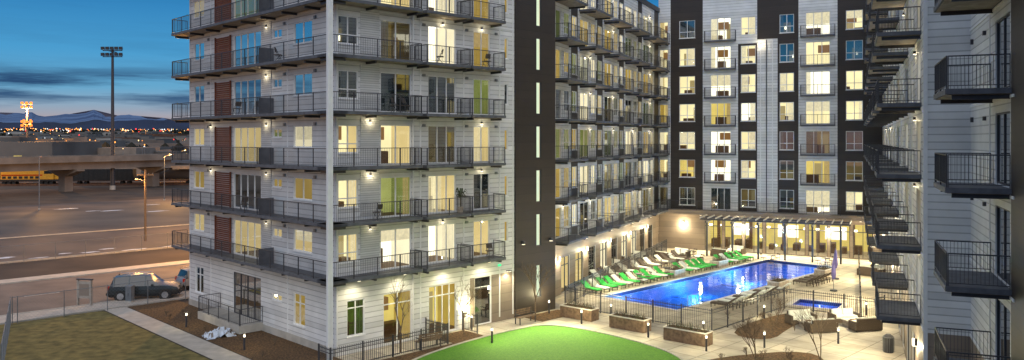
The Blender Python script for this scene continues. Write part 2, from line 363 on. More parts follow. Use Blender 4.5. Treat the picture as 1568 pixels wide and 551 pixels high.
# dark tower
holes=[(16.22,16.72,z+.2,z+2.5) for z in FL+[.9]]
facade(B1['walls_tower'],front,14.05,18.2,0,HI+2,holes,lambda u,z:'brown_panel',reveal='dark_metal')
for z in FL+[.9]:
    window(B1,front,16.22,16.72,z+.2,z+2.5,z,'W',1,frame='dark_metal',detail=False,ext=.2)
    R=B1['rooms']; R.poly([front.p(16.24,-.2,z+.21),front.p(16.7,-.2,z+.21),front.p(16.7,-.2,z+2.49),front.p(16.24,-.2,z+2.49)],'stripglow')
front.box(B1['walls_trim'],14.05,14.25,.0,.12,0,HI+2,'brown_panel')
q=Fr(front.p(18.2,0,0)[:2],d1,d2); 
facade(B1['walls_tower'],q,0,6,0,HI+2,[],lambda u,z:'brown_panel')
for u in (14.8,17.6):  # flood fixtures added on the tower to brighten the lawn
    S=B1['lawn_fill_fixtures']; front.box(S,u-.1,u+.1,.0,.25,5.0,5.2,'dark_metal'); front.box(S,u-.08,u+.08,.05,.22,4.98,4.998,'lampglow')
    light('floodlight',front.p(u,.4,5.05),5200,(1,.93,.55),.1,B1.e,(3.5-(u-15)*0.2,46.0,0),75)
# --- left wing inner face
wu=Vector((.423,.906)); wing=Fr((1.65,58.0),wu,(.906,-.423))
holes=[]
cent=[5.0,11.5,18,24.5,31]
def wmat(u,z):
    if z<4.3: return 'taupe_panel'
    for c in cent:
        if abs(u-c)<2.45: return 'white_siding'
    return 'brown_panel'
rr=random.Random(4)
for z in FL:
    for i,c in enumerate(cent):
        a,b=c-1.9,c+.3; holes.append((a,b,z+.04,z+2.4)); window(B1,wing,a,b,z+.04,z+2.4,z,rr.choice('AAWEBDCBDC'),2)
        a,b=c+.95,c+2.1; holes.append((a,b,z+.7,z+2.4)); window(B1,wing,a,b,z+.7,z+2.4,z,rr.choice('AWBDE'),2,bar=.35,ext=.2)
        balcony(B1,wing,c-2.2,c+2.2,1.6,z,sp=.14)
        if rr.random()<.3: sconce(B1,wing,c+.6,z+2.5,6)
    for c in (8.25,14.75,21.25,27.75):
        holes.append((c-.55,c+.55,z+.7,z+2.4)); window(B1,wing,c-.55,c+.55,z+.7,z+2.4,z,rr.choice('AWEBDB'),2,bar=.35,ext=.2)
for u in [3,6.2,9.4,12.6,15.8,19,22.2,25.4,28.6,31.8]:
    holes.append((u-.9,u+.9,.06,2.9)); window(B1,wing,u-.9,u+.9,.06,2.9,.05,rr.choice('AWAD'),2,bar=.76,frame='dark_metal',zc=3.3)
facade(B1['walls_wing'],wing,0,35.3,0,27,holes,wmat,eu=[c-2.45 for c in cent]+[c+2.45 for c in cent],ez=(4.3,))
for u in (4.6,11,17.4,23.8,30.2): sconce(B1,wing,u,2.9,150,v=.4,big=True)
for u in (6.5,13,19.5,26): downlight(B1,wing,u+1.0,1.3,4.3,2300,(*wing.p(u+1,6,0)[:2],0),140)
wing.box(B1['walls_trim'],0,35.3,.0,.15,26.6,27.1,'dark_metal')
# --- back block
back=Fr((16.6,90.0),(.905,-.426),(-.426,-.905)); S0=1.57
holes=[]
def bz(u,z):
    u-=S0
    if z<4.3: return 'taupe_panel'
    if u<-.2: return 'white_siding'
    if 3.4<u<7.2 or 13.4<u<17.2: return 'white_siding'
    if 9.2<u<11.3 and z<23: return 'white_siding'
    if 7.2<u<9.2 and z>22.6: return 'white_siding'
    return 'brown_panel'
cols=[(.79,2.55,.45,2.4,2),(4.25,6.45,.04,2.45,3),(7.5,9.05,.45,2.4,2),(11.5,12.95,.45,2.4,2),(14.1,16.5,.04,2.45,3),(18.0,19.6,.45,2.4,2)]
pat={4.5:'DDCDWA',7.6:'BWACBC',10.7:'AWADCD',13.8:'ABWAAA',16.9:'AWAAWA',20.0:'AWADAD',23.1:'DWADWA'}
for z in FL:
    for i,(a,b,s,h,c) in enumerate(cols):
        a+=S0;b+=S0
        holes.append((a,b,z+s,z+h)); window(B1,back,a,b,z+s,z+h,z,pat[z][i],c,bar=.35 if c==2 else None)
    if z>4.6:
        balcony(B1,back,3.6+S0,7.0+S0,.5,z,sp=.15,brackets=False); balcony(B1,back,13.6+S0,17.0+S0,.5,z,sp=.15,brackets=False)
    holes.append((.1,1.1,z+.3,z+2.4)); window(B1,back,.1,1.1,z+.3,z+2.4,z,random.choice('ABC'),1,ext=.1)
    balcony(B1,back,.0,1.3,1.0,z,sp=.15)
for i in range(8):
    a=5.2+i*2.15; holes.append((a,a+1.85,.1,3.5))
facade(B1['walls_back'],back,0,26,0,29,holes,bz,eu=[S0+x for x in (-.2,3.4,7.2,9.2,11.3,13.4,17.2)],ez=(4.3,22.6,23),reveal='dark_metal')
for k in range(3): back.box(B1['walls_trim'],9.5+S0+k*.62,9.6+S0+k*.62,.003,.06,4.6,22.9,'dark_metal' if k==1 else 'trim_white')
sconce(B1,back,9.6+S0,22.5,30,v=.5)
for i in range(8):
    a=5.2+i*2.15; W=B1['window_frames']
    for uu in (a,a+.9,a+1.79): back.box(W,uu,uu+.06,-.12,-.04,.1,3.5,'dark_metal')
    back.box(W,a+.06,a+1.79,-.11,-.05,2.7,2.78,'dark_metal')
    B1['window_glass'].poly([back.p(a,-.08,.1),back.p(a+1.85,-.08,.1),back.p(a+1.85,-.08,3.5),back.p(a,-.08,3.5)],'glass')
R=B1['club_room']
P=back.p
R.poly([P(4.6,-6,.05),P(23,-6,.05),P(23,-6,3.7),P(4.6,-6,3.7)],'rB_back'); R.poly([P(4.6,-.2,3.7),P(23,-.2,3.7),P(23,-6,3.7),P(4.6,-6,3.7)],'rA_ceil')
R.poly([P(4.6,-.2,.05),P(23,-.2,.05),P(23,-6,.05),P(4.6,-6,.05)],'stone'); R.poly([P(4.6,-.2,.05),P(4.6,-6,.05),P(4.6,-6,3.7),P(4.6,-.2,3.7)],'rA_side'); R.poly([P(23,-.2,.05),P(23,-6,.05),P(23,-6,3.7),P(23,-.2,3.7)],'rA_side')
for i in range(14):
    u=5.3+i*1.25; back.box(R,u,u+random.uniform(.4,.8),-random.uniform(4,5.5),-random.uniform(3,3.5),.06,random.uniform(.6,1.1),'furn_dark')
    back.box(R,u,u+.3,-2.2,-1.9,2.5,2.75,'lampglow')
for i in range(5): back.box(R,6+i*3.5,6.35+i*3.5,-3.2,-2.85,.05,3.68,'furn_dark')
for i in range(3): back.box(R,7.2+i*5,9.4+i*5,-5.98,-5.9,1.2,2.6,'rW_back')
balcony(B1,back,1.35,24,1.5,4.5,sp=.15,th=.45,slab='taupe_panel',brackets=False)
Pg=MB()
for i in range(6):
    u=6.2+i*2.6; back.box(Pg,u,u+.18,4.2,4.38,0,3.55,'dark_metal'); back.box(Pg,u+.02,u+.16,1.5,5.0,3.56,3.78,'dark_metal')
back.box(Pg,5.6,20.2,4.22,4.36,3.79,3.99,'dark_metal'); back.box(Pg,5.6,20.2,1.8,1.94,3.79,3.99,'dark_metal')
for i in range(19):
    u=5.7+i*.8; back.box(Pg,u,u+.07,1.4,5.1,4.0,4.14,'coping')
obj('pergola',Pg)
for u in (2.8,9.3,13.6,17.9,22.9): sconce(B1,back,u+.02,2.9,300,col=(1,.86,.56),v=.5,big=True)
for u in (5,9,13,17,21): downlight(B1,back,u,1.2,4.03,1500,(*P(u,4.5,0)[:2],0),150)
def pt(fr,u,v): return Vector(fr.p(u,v,0)).xy
rf=B1['roof']
rf.poly([(*pt(left,0,0),HI),(*pt(left,20.07,0),HI),(*pt(left,20.07,-14),HI),(*pt(front,14.05,-6),HI),(*pt(front,14.05,0),HI)],'roofing')
rf.poly([(*pt(front,14.05,0),HI+2),(*pt(front,18.2,0),HI+2),(*pt(front,18.2,-6),HI+2),(*pt(front,14.05,-6),HI+2)],'roofing')
rf.poly([(*pt(wing,0,0),27),(*pt(wing,35.3,0),27),(*pt(wing,35.3,-16),27),(*pt(wing,0,-16),27)],'roofing')
rf.poly([(*pt(back,0,0),29),(*pt(back,26,0),29),(*pt(back,26,-16),29),(*pt(back,0,-16),29)],'roofing')
bk=B1['walls_rear']
def wallq(a,b,z,m='white_siding'): bk.poly([(a.x,a.y,0),(b.x,b.y,0),(b.x,b.y,z),(a.x,a.y,z)],m)
wallq(pt(left,20.07,0),pt(left,20.07,-14),HI); wallq(pt(left,20.07,-14),pt(wing,8,-16),HI); wallq(pt(wing,8,-16),pt(wing,36,-16),27); wallq(pt(wing,36,-16),pt(back,0,-16),27)
wallq(pt(back,0,0),pt(back,0,-16),29,'brown_panel'); wallq(pt(back,0,-16),pt(back,26,-16),29)
wallq(pt(front,14.05,-.0),pt(front,14.05,-6),HI+2,'brown_panel')
B1.flush()
# ------------------------------------------------------------ right wing
B2=Building('apartment_building')
right=Fr((11.8,16.0),(.387,.922),(-.922,.387))
holes=[]
for z in FL:
    holes.append((9.3,11.9,z+.04,z+2.4)); window(B2,right,9.3,11.9,z+.04,z+2.4,z,'D',2,frame='dark_metal')
    balcony(B2,right,9.0,12.6,1.8,z,sp=.11)
    right.box(B2['vents'],13.8,14.0,.0,.1,z+2.2,z+2.35,'dark_metal'); right.box(B2['vents'],16.9,17.05,.0,.1,z+2.2,z+2.4,'dark_metal')
    holes.append((4,6.5,z+.5,z+2.4)); window(B2,right,4,6.5,z+.5,z+2.4,z,'D',2,frame='dark_metal')
    right.box(B2['walls_trim'],8.6,18.4,.001,.03,z-.3,z-.21,'trim_white')
facade(B2['walls_near'],right,0,18.45,0,29,holes,lambda u,z:'brown_panel' if (u<9.15) else ('taupe_panel' if z<4.2 else 'white_siding'),eu=(8.6,9.15),ez=(4.2,))
right.box(B2['walls_trim'],12.9,13.0,.001,.028,.2,29,'trim_white')
r2=Fr((17.1,33.0),(.395,.919),(-.919,.395))
endf=Fr((17.1,33.0),(.919,-.395),(-.395,-.919))
facade(B2['walls_end'],endf,0,2.1,0,29,[],lambda u,z:'taupe_panel' if z<4.2 else 'white_siding',ez=(4.2,))
endf.box(B2['walls_trim'],-.02,.14,.001,.03,0,29,'trim_white')
holes=[]
st=[(1.2,5.2),(10,14),(19,23),(28,32),(37,41),(45.5,49.5)]
for z in FL:
    for i,(a,b) in enumerate(st):
        lit=rr.choice('AABWDW')
        da,db=a+.5,a+2.9; holes.append((da,db,z+.04,z+2.4)); window(B2,r2,da,db,z+.04,z+2.4,z,lit,2)
        balcony(B2,r2,a,b,1.75,z,sp=.12 if i<1 else .15)
        c=b+2.4
        if i<5: holes.append((c-.7,c+.7,z+.8,z+2.3)); window(B2,r2,c-.7,c+.7,z+.8,z+2.3,z,rr.choice('AABWD'),2)
        if rr.random()<.5: sconce(B2,r2,b-.5,z+2.5,8)
    r2.box(B2['walls_trim'],.2,53,.001,.03,z-.3,z-.21,'trim_white')
for i in range(11):
    u=6+i*4.3; holes.append((u-.8,u+.8,.1,2.8)); window(B2,r2,u-.8,u+.8,.1,2.8,.05,rr.choice('AWB'),2,frame='dark_metal',zc=3.3)
facade(B2['walls_far'],r2,0,53.5,0,29,holes,lambda u,z:'taupe_panel' if z<4.2 else 'white_siding',ez=(4.2,))
for u in (8.5,17.2,26,35,44): r2.box(B2['walls_trim'],u,u+.1,.001,.028,.2,29,'trim_white')
for u in (3.8,12.3,21,29.6,38.2,46.8): sconce(B2,r2,u,2.9,180,v=.4,big=True)
for u in (11,19,28,38): downlight(B2,r2,u,1.3,4.3,2000,(*r2.p(u,6,0)[:2],0),140)
B2['roof'].poly([(*pt(right,0,0),29),(*pt(right,18.45,0),29),(*pt(r2,0,0),29),(*pt(r2,53.5,0),29),(*pt(r2,53.5,-15),29),(*pt(right,0,-17),29)],'roofing')
B2['walls_rear'].poly([(*pt(right,0,0),0),(*pt(right,0,-15),0),(*pt(right,0,-15),29),(*pt(right,0,0),29)],'white_siding')
B2.flush()
# ------------------------------------------------------------ ground sheets
def sheet(name,loops,z,m):
    if not isinstance(loops[0][0],(tuple,list,Vector)): loops=[loops]
    L3=[[Vector((p[0],p[1],0)) for p in lp] for lp in loops]
    tris=tessellate_polygon(L3); flat=[p for lp in L3 for p in lp]
    mb=MB(); mb.v=[(p.x,p.y,z) for p in flat]; k=mb.mi(m)
    for t in tris:
        a,b,c=[flat[i] for i in t]
        if (b-a).cross(c-a).z<0: t=(t[0],t[2],t[1])
        mb.f.append(tuple(t)); mb.m.append(k)
    return obj(name,mb)
pool=Fr((11.8,56.8),(.705,.709),(-.709,.705))
def PL(u,v): return tuple(pt(pool,u,v))
PW=6.8; PLn=27
poolpoly=[PL(0,0),PL(PLn,0),PL(PLn,PW),PL(0,PW)]
spa=[(20.6,58.6),(23.2,56.9),(24.6,59.0),(22.0,60.7)]
sheet('ground',[[(-9000,-200),(9000,-200),(9000,3000),(-9000,3000)],poolpoly,spa],0,'rail_ground')
def G(a,b): 
    q=Vector(A)+d1*a+d2*b; return (q.x,q.y)
sheet('courtyard_paving',[[(-14,26),(15.8,26),(38.9,80.5),(16.6,90),(1.65,58),(3.1,57.3),A,(-12,42.4)],poolpoly,spa],.012,'walk_pave')
deck=[(4.2,57.2),(12.6,50.4),(19.6,57.6),(24.5,53.8),(26.2,54.6),(37.0,79.4),(17.6,89.2),(3.0,60)]
sheet('pool_deck',[deck,poolpoly,spa],.024,'pool_deck')
def basin(name,poly,depth):
    mb=MB(); n=len(poly)
    for i in range(n):
        a=poly[i];b=poly[(i+1)%n]; mb.poly([(a[0],a[1],-depth),(b[0],b[1],-depth),(b[0],b[1],-.22),(a[0],a[1],-.22)],'basin'); mb.poly([(a[0],a[1],-.22),(b[0],b[1],-.22),(b[0],b[1],.03),(a[0],a[1],.03)],'tile_line')
    mb.poly([(p[0],p[1],-depth) for p in poly],'basin')
    mb.poly([(p[0],p[1],-.09) for p in poly],'pool_water')
    c=Vector((sum(p[0] for p in poly)/n,sum(p[1] for p in poly)/n))
    for i in range(n):
        a=Vector(poly[i]);b=Vector(poly[(i+1)%n]); d=(b-a).normalized(); q=Vector((d.y,-d.x))
        if q.dot((a+b)/2-c)<0: q=-q
        a0=a-d*.35;b0=b+d*.35
        mb.hexa([(a.x,a.y,.03),(b.x,b.y,.03),(b0.x+q.x*.35,b0.y+q.y*.35,.03),(a0.x+q.x*.35,a0.y+q.y*.35,.03),(a.x,a.y,.07),(b.x,b.y,.07),(b0.x+q.x*.35,b0.y+q.y*.35,.07),(a0.x+q.x*.35,a0.y+q.y*.35,.07)],'coping')
    if n==4 and depth>1:
        for u in (9.5,17.5): pool.box(mb,u,u+.25,0.05,PW-.05,-depth+.004,-depth+.02,'tile_line')
        for k in range(4): pool.box(mb,PLn-.4-.4*k,PLn-.01-.4*k,.01,PW-.01,-depth+.001,-.3-.25*k,'basin')
    return obj(name,mb)
pobj=basin('swimming_pool',poolpoly,1.3)
sobj=basin('hot_tub',spa,.9)
for i in range(6):
    x,y=PL(2.2+i*4.4,1.4 if i%2 else PW-1.4); light('pool_light',(x,y,-.5),360,(.45,.78,1),.15,pobj)
light('pool_light',(22.6,58.8,-.5),60,(.45,.6,1),.15,sobj)
mb=MB()
for u in (2,24.5):
    for dx in (0,.5):
        a=PL(u+dx,-.3); b=PL(u+dx,.4); mb.tube((*a,.05),(*a,.9),.025,.025,'rim'); mb.tube((*a,.9),(*b,.75),.025,.025,'rim'); mb.tube((*b,.75),(*b,-.3),.025,.025,'rim')
obj('pool_handrail',mb)
def planter(name,u,v,w,d,h,fr=pool,plant=True,m='stone'):
    mb=MB(); mb.box(-w/2,w/2,-d/2,d/2,0,h,m); t=.07
    mb.box(-w/2-.03,w/2+.03,-d/2-.03,-d/2+t,h+.002,h+.06,'coping');mb.box(-w/2-.03,w/2+.03,d/2-t,d/2+.03,h+.002,h+.06,'coping')
    mb.box(-w/2-.03,-w/2+t,-d/2+t+.002,d/2-t-.002,h+.002,h+.06,'coping');mb.box(w/2-t,w/2+.03,-d/2+t+.002,d/2-t-.002,h+.002,h+.06,'coping')
    mb.box(-w/2+t,w/2-t,-d/2+t,d/2-t,h+.003,h+.03,'mulch')
    if plant:
        for i in range(int(w*d*60)):
            x=random.uniform(-w/2+.12,w/2-.12);y=random.uniform(-d/2+.12,d/2-.12); hh=random.uniform(.15,.5)
            mb.tube((x,y,h+.02),(x+random.uniform(-.15,.15),y+random.uniform(-.15,.15),h+hh),.012,.004,random.choice(['shrub','bark']),3,False)
    x,y=fr if isinstance(fr,tuple) else pt(fr,u,v)
    ang=math.atan2(pool.u.y,pool.u.x) if not isinstance(fr,tuple) else u
    return obj(name,mb,(x,y,.025),ang)
for (u,v) in ((12.0,PW+1.2),(19.5,PW+1.2),(13.0,-1.2),(21.5,-1.3)): planter('stone_planter',u,v,1.7,1.0,.6)
turf=[(2.9,53.0),(9.9,45.2),(8.6,40),(6,28),(-6,28),(-7.5,38),(-5.6,43.6),(-3.4,47.0),(-.5,50.3)]
def smooth(poly,it=3):
    for _ in range(it):
        out=[]
        for i in range(len(poly)):
            a=Vector(poly[i]);b=Vector(poly[(i+1)%len(poly)]); out+= [tuple(a*.75+b*.25),tuple(a*.25+b*.75)]
        poly=out
    return poly
turf=smooth(turf)
sheet('lawn',turf,.05,'turf')
mb=MB()
for i in range(len(turf)):
    a=Vector(turf[i]);b=Vector(turf[(i+1)%len(turf)]); q=Vector(((b-a).y,-(b-a).x)).normalized()*.15
    if q.dot((a+b)/2-Vector((0,42)))<0: q=-q
    mb.hexa([(a.x,a.y,.01),(b.x,b.y,.01),(b.x+q.x,b.y+q.y,.01),(a.x+q.x,a.y+q.y,.01),(a.x,a.y,.09),(b.x,b.y,.09),(b.x+q.x,b.y+q.y,.09),(a.x+q.x,a.y+q.y,.09)],'concrete')
obj('lawn_kerb',mb)
sheet('planting_bed',smooth([(13.2,50.2),(19.4,56.4),(20.8,54.8),(18,51.5),(15.5,47.8)],2),.036,'mulch')
sheet('planting_bed',smooth([(9.2,42.5),(11.5,44.6),(17.5,46.2),(17,42),(12,40)],2),.034,'mulch')
sheet('planting_bed',[pt(front,9.2,.3),pt(front,9.2,2.2),pt(front,6.8,3.0),pt(front,-1.5,4.4),pt(front,-1.5,2.3),pt(front,6.6,2.3),pt(front,6.6,.3)],.034,'mulch')
sheet('planting_bed',[(3.3,57.0),pt(front,18,2.2),pt(front,14.5,2.2),pt(front,14.5,.2)],.034,'mulch')
sheet('planting_bed',[G(-1.5,-3.6),G(22.3,-3.6),G(22.3,-.05),G(20.2,-.05),G(0,-.05),G(-1.5,-.05)],.02,'mulch')
sheet('footpath',[G(-6,-5.2),G(24,-5.2),G(24,-3.7),G(-6,-3.7)],.032,'sidewalk')
sheet('lawn',[G(-6,-5.3),G(22.2,-5.3),G(22.2,-30),G(-6,-30)],.02,'dry_grass')
sheet('pavement',[G(22.5,-60),G(24.7,-60),G(24.7,60),G(22.5,60)],.10,'sidewalk')
mb=MB(); kf=Fr(A,d1,d2)
kf.box(mb,24.7,24.9,-60,60,0,.13,'concrete'); kf.box(mb,22.35,22.5,-60,60,0,.1,'concrete'); kf.box(mb,39,39.2,-60,60,0,.13,'concrete'); obj('kerb',mb)
sheet('road',[G(24.9,-60),G(39,-60),G(39,60),G(24.9,60)],.012,'asphalt')
mb=MB()
for i in range(-7,8):
    kf.box(mb,31.9,32.02,i*8,i*8+2.5,.013,.018,'paint_white')
obj('road_marking',mb)
sheet('pavement',[G(39.2,-60),G(41.2,-60),G(41.2,60),G(39.2,60)],.1,'sidewalk')
sheet('parking_lot',[G(41.4,-60),G(130,-60),G(130,80),G(41.4,80)],.014,'lot_asphalt')
sheet('verge',[G(41.2,-60),G(52,-60),G(52,60),G(41.2,60)],.022,'rail_ground')
mb=MB()
kf.box(mb,52,52.2,-40,50,.015,.2,'concrete'); kf.box(mb,75,75.15,-40,50,.015,.14,'concrete'); obj('lot_kerb',mb)
mb=MB(); rnd=random.Random(3)
def blob(c,r,sx,ang):
    pts=[]
    for i in range(14):
        t=2*math.pi*i/14; r2_=r*rnd.uniform(.55,1.2); x=r2_*math.cos(t)*sx;y=r2_*math.sin(t)
        pts.append((c[0]+x*math.cos(ang)-y*math.sin(ang),c[1]+x*math.sin(ang)+y*math.cos(ang),.03+.0005*len(mb.f)))
    mb.poly(pts,'snow')
for i in range(26):
    c=G(54+rnd.uniform(-1,3),-38+i*2.6+rnd.uniform(-1,1)); blob(c,rnd.uniform(.15,.7),2.5,.78)
for i in range(8):
    c=G(rnd.uniform(90,125),rnd.uniform(-20,50)); blob(c,rnd.uniform(.3,.8),3.5,.78)
obj('snow_patches',mb)
# ------------------------------------------------------------ fences
def fence(name,pts,h=1.5,sp=.13,z0=.02,mat='dark_metal',post=2.0,w=.009):
    mb=MB()
    for i in range(len(pts)-1):
        a=Vector(pts[i]);b=Vector(pts[i+1]); Ln=(b-a).length; f=Fr(a,(b-a),Vector((-(b-a).y,(b-a).x)))
        f.box(mb,0,Ln,-.02,.02,z0+h-.12,z0+h-.08,mat); f.box(mb,0,Ln,-.02,.02,z0+.1,z0+.14,mat)
        f.box(mb,0,Ln,-.02,.02,z0+h-.3,z0+h-.27,mat)
        n=max(1,round(Ln/post))
        for k in range(n+1):
            s=Ln*k/n; f.box(mb,s-.035,s+.035,-.034,.034,0,z0+h+.04,mat)
        m=int(Ln/sp)
        for k in range(1,m):
            s=Ln*k/m; f.box(mb,s-w,s+w,-.01,.01,z0+.05,z0+h,mat,(0,1))
    return obj(name,mb)
fence('pool_fence',[pt(wing,1.0,2.0),pt(wing,31,2.0)])
fence('pool_fence',[pt(wing,1.0,2.0),(4.6,57.2),(12.6,50.2),(19.7,57.5),(24.6,53.7),(25.6,54.6)])
fence('patio_fence',[pt(front,-1.7,1.0),pt(front,-1.7,2.2),pt(front,6.3,2.2),pt(front,6.3,.1)],1.2)
fence('patio_fence',[pt(front,9.2,.2),pt(front,9.2,1.6)],1.2)
fence('patio_fence',[pt(r2,22,2.2),pt(r2,50,2.2)],1.2,.15)
def chainlink(name,pts,h=1.8):
    mb=MB()
    for i in range(len(pts)-1):
        a=Vector(pts[i]);b=Vector(pts[i+1]); Ln=(b-a).length; d=(b-a).normalized()
        def P3(s,z): q=a+d*s; return (q.x,q.y,z)
        mb.tube(P3(0,h),P3(Ln,h),.022,.022,'galv',5)
        for k in range(int(Ln/2.8)+2):
            s=min(Ln,k*2.8); mb.tube(P3(s,0),P3(s,h+.06),.03,.03,'galv',5)
        n=int(Ln/.24)
        for k in range(-8,n):
            for sg in (0,1):
                s0=k*.24; s1=s0+h
                sa,sb=max(0,s0),min(Ln,s1)
                if sb<=sa: continue
                za,zb=(sa-s0),(sb-s0)
                if sg: za,zb=h-za,h-zb
                mb.tube(P3(sa,max(.02,za)),P3(sb,max(.02,zb)),.004,.004,'galv',3,False)
    obj(name,mb)
chainlink('chain_link_fence',[G(22.0,0.5),G(21.8,-11)]); chainlink('chain_link_fence',[G(21.8,-11.1),G(8,-14.5)])
chainlink('chain_link_fence',[G(51,-40),G(51.5,45)])
# ------------------------------------------------------------ furniture
def chaise_mesh(name,cush):
    mb=MB()
    mb.box(-.33,-.29,-.95,.95,.26,.31,'wicker'); mb.box(.29,.33,-.95,.95,.26,.31,'wicker')
    mb.box(-.29,.29,-.95,-.90,.26,.31,'wicker')
    for x in (-.31,.31):
        for y in (-.85,.3,.85): mb.box(x-.025,x+.025,y-.025,y+.025,0,.259,'wicker')
    mb.hexa([(-.28,-.93,.312),(.28,-.93,.312),(.28,.30,.312),(-.28,.30,.312),(-.27,-.92,.39),(.27,-.92,.39),(.27,.30,.39),(-.27,.30,.39)],cush)
    mb.hexa([(-.28,.31,.312),(.28,.31,.312),(.28,.95,.78),(-.28,.95,.78),(-.27,.27,.39),(.27,.27,.39),(.27,.90,.86),(-.27,.90,.86)],cush)
    mb.tube((-.28,.75,.63),(-.28,.88,.28),.015,.015,'wicker',4); mb.tube((.28,.75,.63),(.28,.88,.28),.015,.015,'wicker',4)
    return mb.mesh(name)
cg=chaise_mesh('chaise_green','cush_green'); cw=chaise_mesh('chaise_white','cush_white'); cd=chaise_mesh('chaise_dark','wicker')
angp=math.atan2(pool.u.y,pool.u.x)
for i in range(25):
    u=.8+i*1.02
    if 11.0<u<13.1 or 18.6<u<20.5: continue
    m=cw if i in (1,4,6,9,11,14,18,21) else cg
    x,y=pt(pool,u,PW+1.75); obj('chaise_lounge',m,(x,y,.03),angp+random.uniform(-.09,.09))
for i in range(14):
    x,y=pt(pool,5.5+i*1.15,PW+4.6+.12*i); obj('chaise_lounge',cd if i%2 else cw,(x,y,.03),angp+random.uniform(-.12,.12))
for i in range(9):
    if i in(7,): continue
    x,y=pt(pool,3.0+i*1.05,-2.0); obj('chaise_lounge',cw if i%3 else cd,(x,y,.03),angp+math.pi+random.uniform(-.09,.09))
for i in range(4):
    x,y=pt(pool,15.8+i*1.05,-2.2); obj('chaise_lounge',cd,(x,y,.03),angp+math.pi)
def sofa_mesh():
    mb=MB()
    mb.box(-.95,.95,-.4,.4,.05,.33,'wicker'); mb.box(-.95,-.8,-.4,.4,.332,.6,'wicker'); mb.box(.8,.95,-.4,.4,.332,.6,'wicker'); mb.box(-.798,.798,.25,.4,.332,.8,'wicker')
    for x in (-.79,0.01): mb.box(x,x+.77,-.38,.24,.335,.47,'cush_white')
    for x in (-.78,0.02): mb.hexa([(x,.1,.475),(x+.75,.1,.475),(x+.75,.245,.475),(x,.245,.475),(x,.15,.86),(x+.75,.15,.86),(x+.75,.245,.86),(x,.245,.86)],'cush_white')
    for x in (-.88,.88):
        for y in (-.34,.34): mb.box(x-.03,x+.03,y-.03,y+.03,0,.049,'dark_metal')
    return mb.mesh('outdoor_sofa')
sm=sofa_mesh()
def firetable():
    mb=MB(); mb.box(-.6,.6,-.4,.4,0,.36,'stone'); mb.box(-.68,.68,-.48,.48,.361,.42,'coping'); mb.box(-.3,.3,-.1,.1,.421,.45,'mulch'); return mb.mesh('fire_table')
ft=firetable()
for (cx_,cy_,an) in ((19.4,51.6,.2),(22.4,52.0,.2)):
    for dx,dy,r in ((0,1.15,0),(0,-1.15,math.pi)):
        obj('outdoor_sofa',sm,(cx_+dx*math.cos(an)-dy*math.sin(an),cy_+dx*math.sin(an)+dy*math.cos(an),.03),an+r)
    obj('fire_table',ft,(cx_,cy_,.03),an)
for i,(u,v) in enumerate(((10,PW+8),(16,PW+9.2),(21,PW+7.5),(27,PW+4.5),(26,-4.2))):
    x,y=pt(pool,u,v); obj('fire_table',ft,(x,y,.03),angp)
    for k in (0,1): 
        x,y=pt(pool,u+(-1)**k*1.6,v); obj('outdoor_sofa',sm,(x,y,.03),angp+(-1)**(k)*-math.pi/2)
def umbrella():
    mb=MB(); mb.tube((0,0,0),(0,0,.1),.3,.28,'dark_metal',12); mb.tube((0,0,.1),(0,0,2.7),.025,.025,'galv',6)
    prev=None
    for z,r in ((.95,.10),(1.3,.20),(1.7,.17),(2.3,.12),(2.65,.03)):
        if prev: mb.tube((0,0,prev[0]),(0,0,z),prev[1],r,'umbrella_cloth',8,False)
        prev=(z,r)
    return mb.mesh('patio_umbrella')
um=umbrella()
for (x,y) in ((25.9,64.0),(28.3,69.5)): obj('patio_umbrella',um,(x,y,.03))
def bistro():
    mb=MB(); mb.tube((0,0,.72),(0,0,.75),.4,.4,'dark_metal',14); mb.tube((0,0,.02),(0,0,.72),.03,.03,'dark_metal'); mb.tube((0,0,0),(0,0,.03),.25,.25,'dark_metal',12)
    for a in range(3):
        t=a*2.1; c,s=math.cos(t),math.sin(t); x,y=c*.75,s*.75
        mb.box(x-.2,x+.2,y-.2,y+.2,.42,.46,'wicker')
        for i in(-.17,.17):
            for j in(-.17,.17): mb.tube((x+i,y+j,0),(x+i,y+j,.42),.014,.014,'dark_metal',4)
        mb.tube((x+c*.19-s*.18,y+s*.19+c*.18,.46),(x+c*.24-s*.18,y+s*.24+c*.18,.88),.015,.015,'dark_metal',4); mb.tube((x+c*.19+s*.18,y+s*.19-c*.18,.46),(x+c*.24+s*.18,y+s*.24-c*.18,.88),.015,.015,'dark_metal',4)
        mb.tube((x+c*.24-s*.2,y+s*.24+c*.2,.8),(x+c*.24+s*.2,y+s*.24-c*.2,.8),.06,.06,'wicker',5)
    return mb.mesh('bistro_table_set')
bs=bistro()
for (u,v) in ((5,6.5),(9,6.2),(13,6.3),(18,6)): obj('bistro_table_set',bs,(*pt(back,u,v),.03),random.random())
for (s,v) in ((13,4.2),(17,5.5),(21,5.0),(25,6.5)): obj('bistro_table_set',bs,(*pt(wing,s,v),.03),random.random())
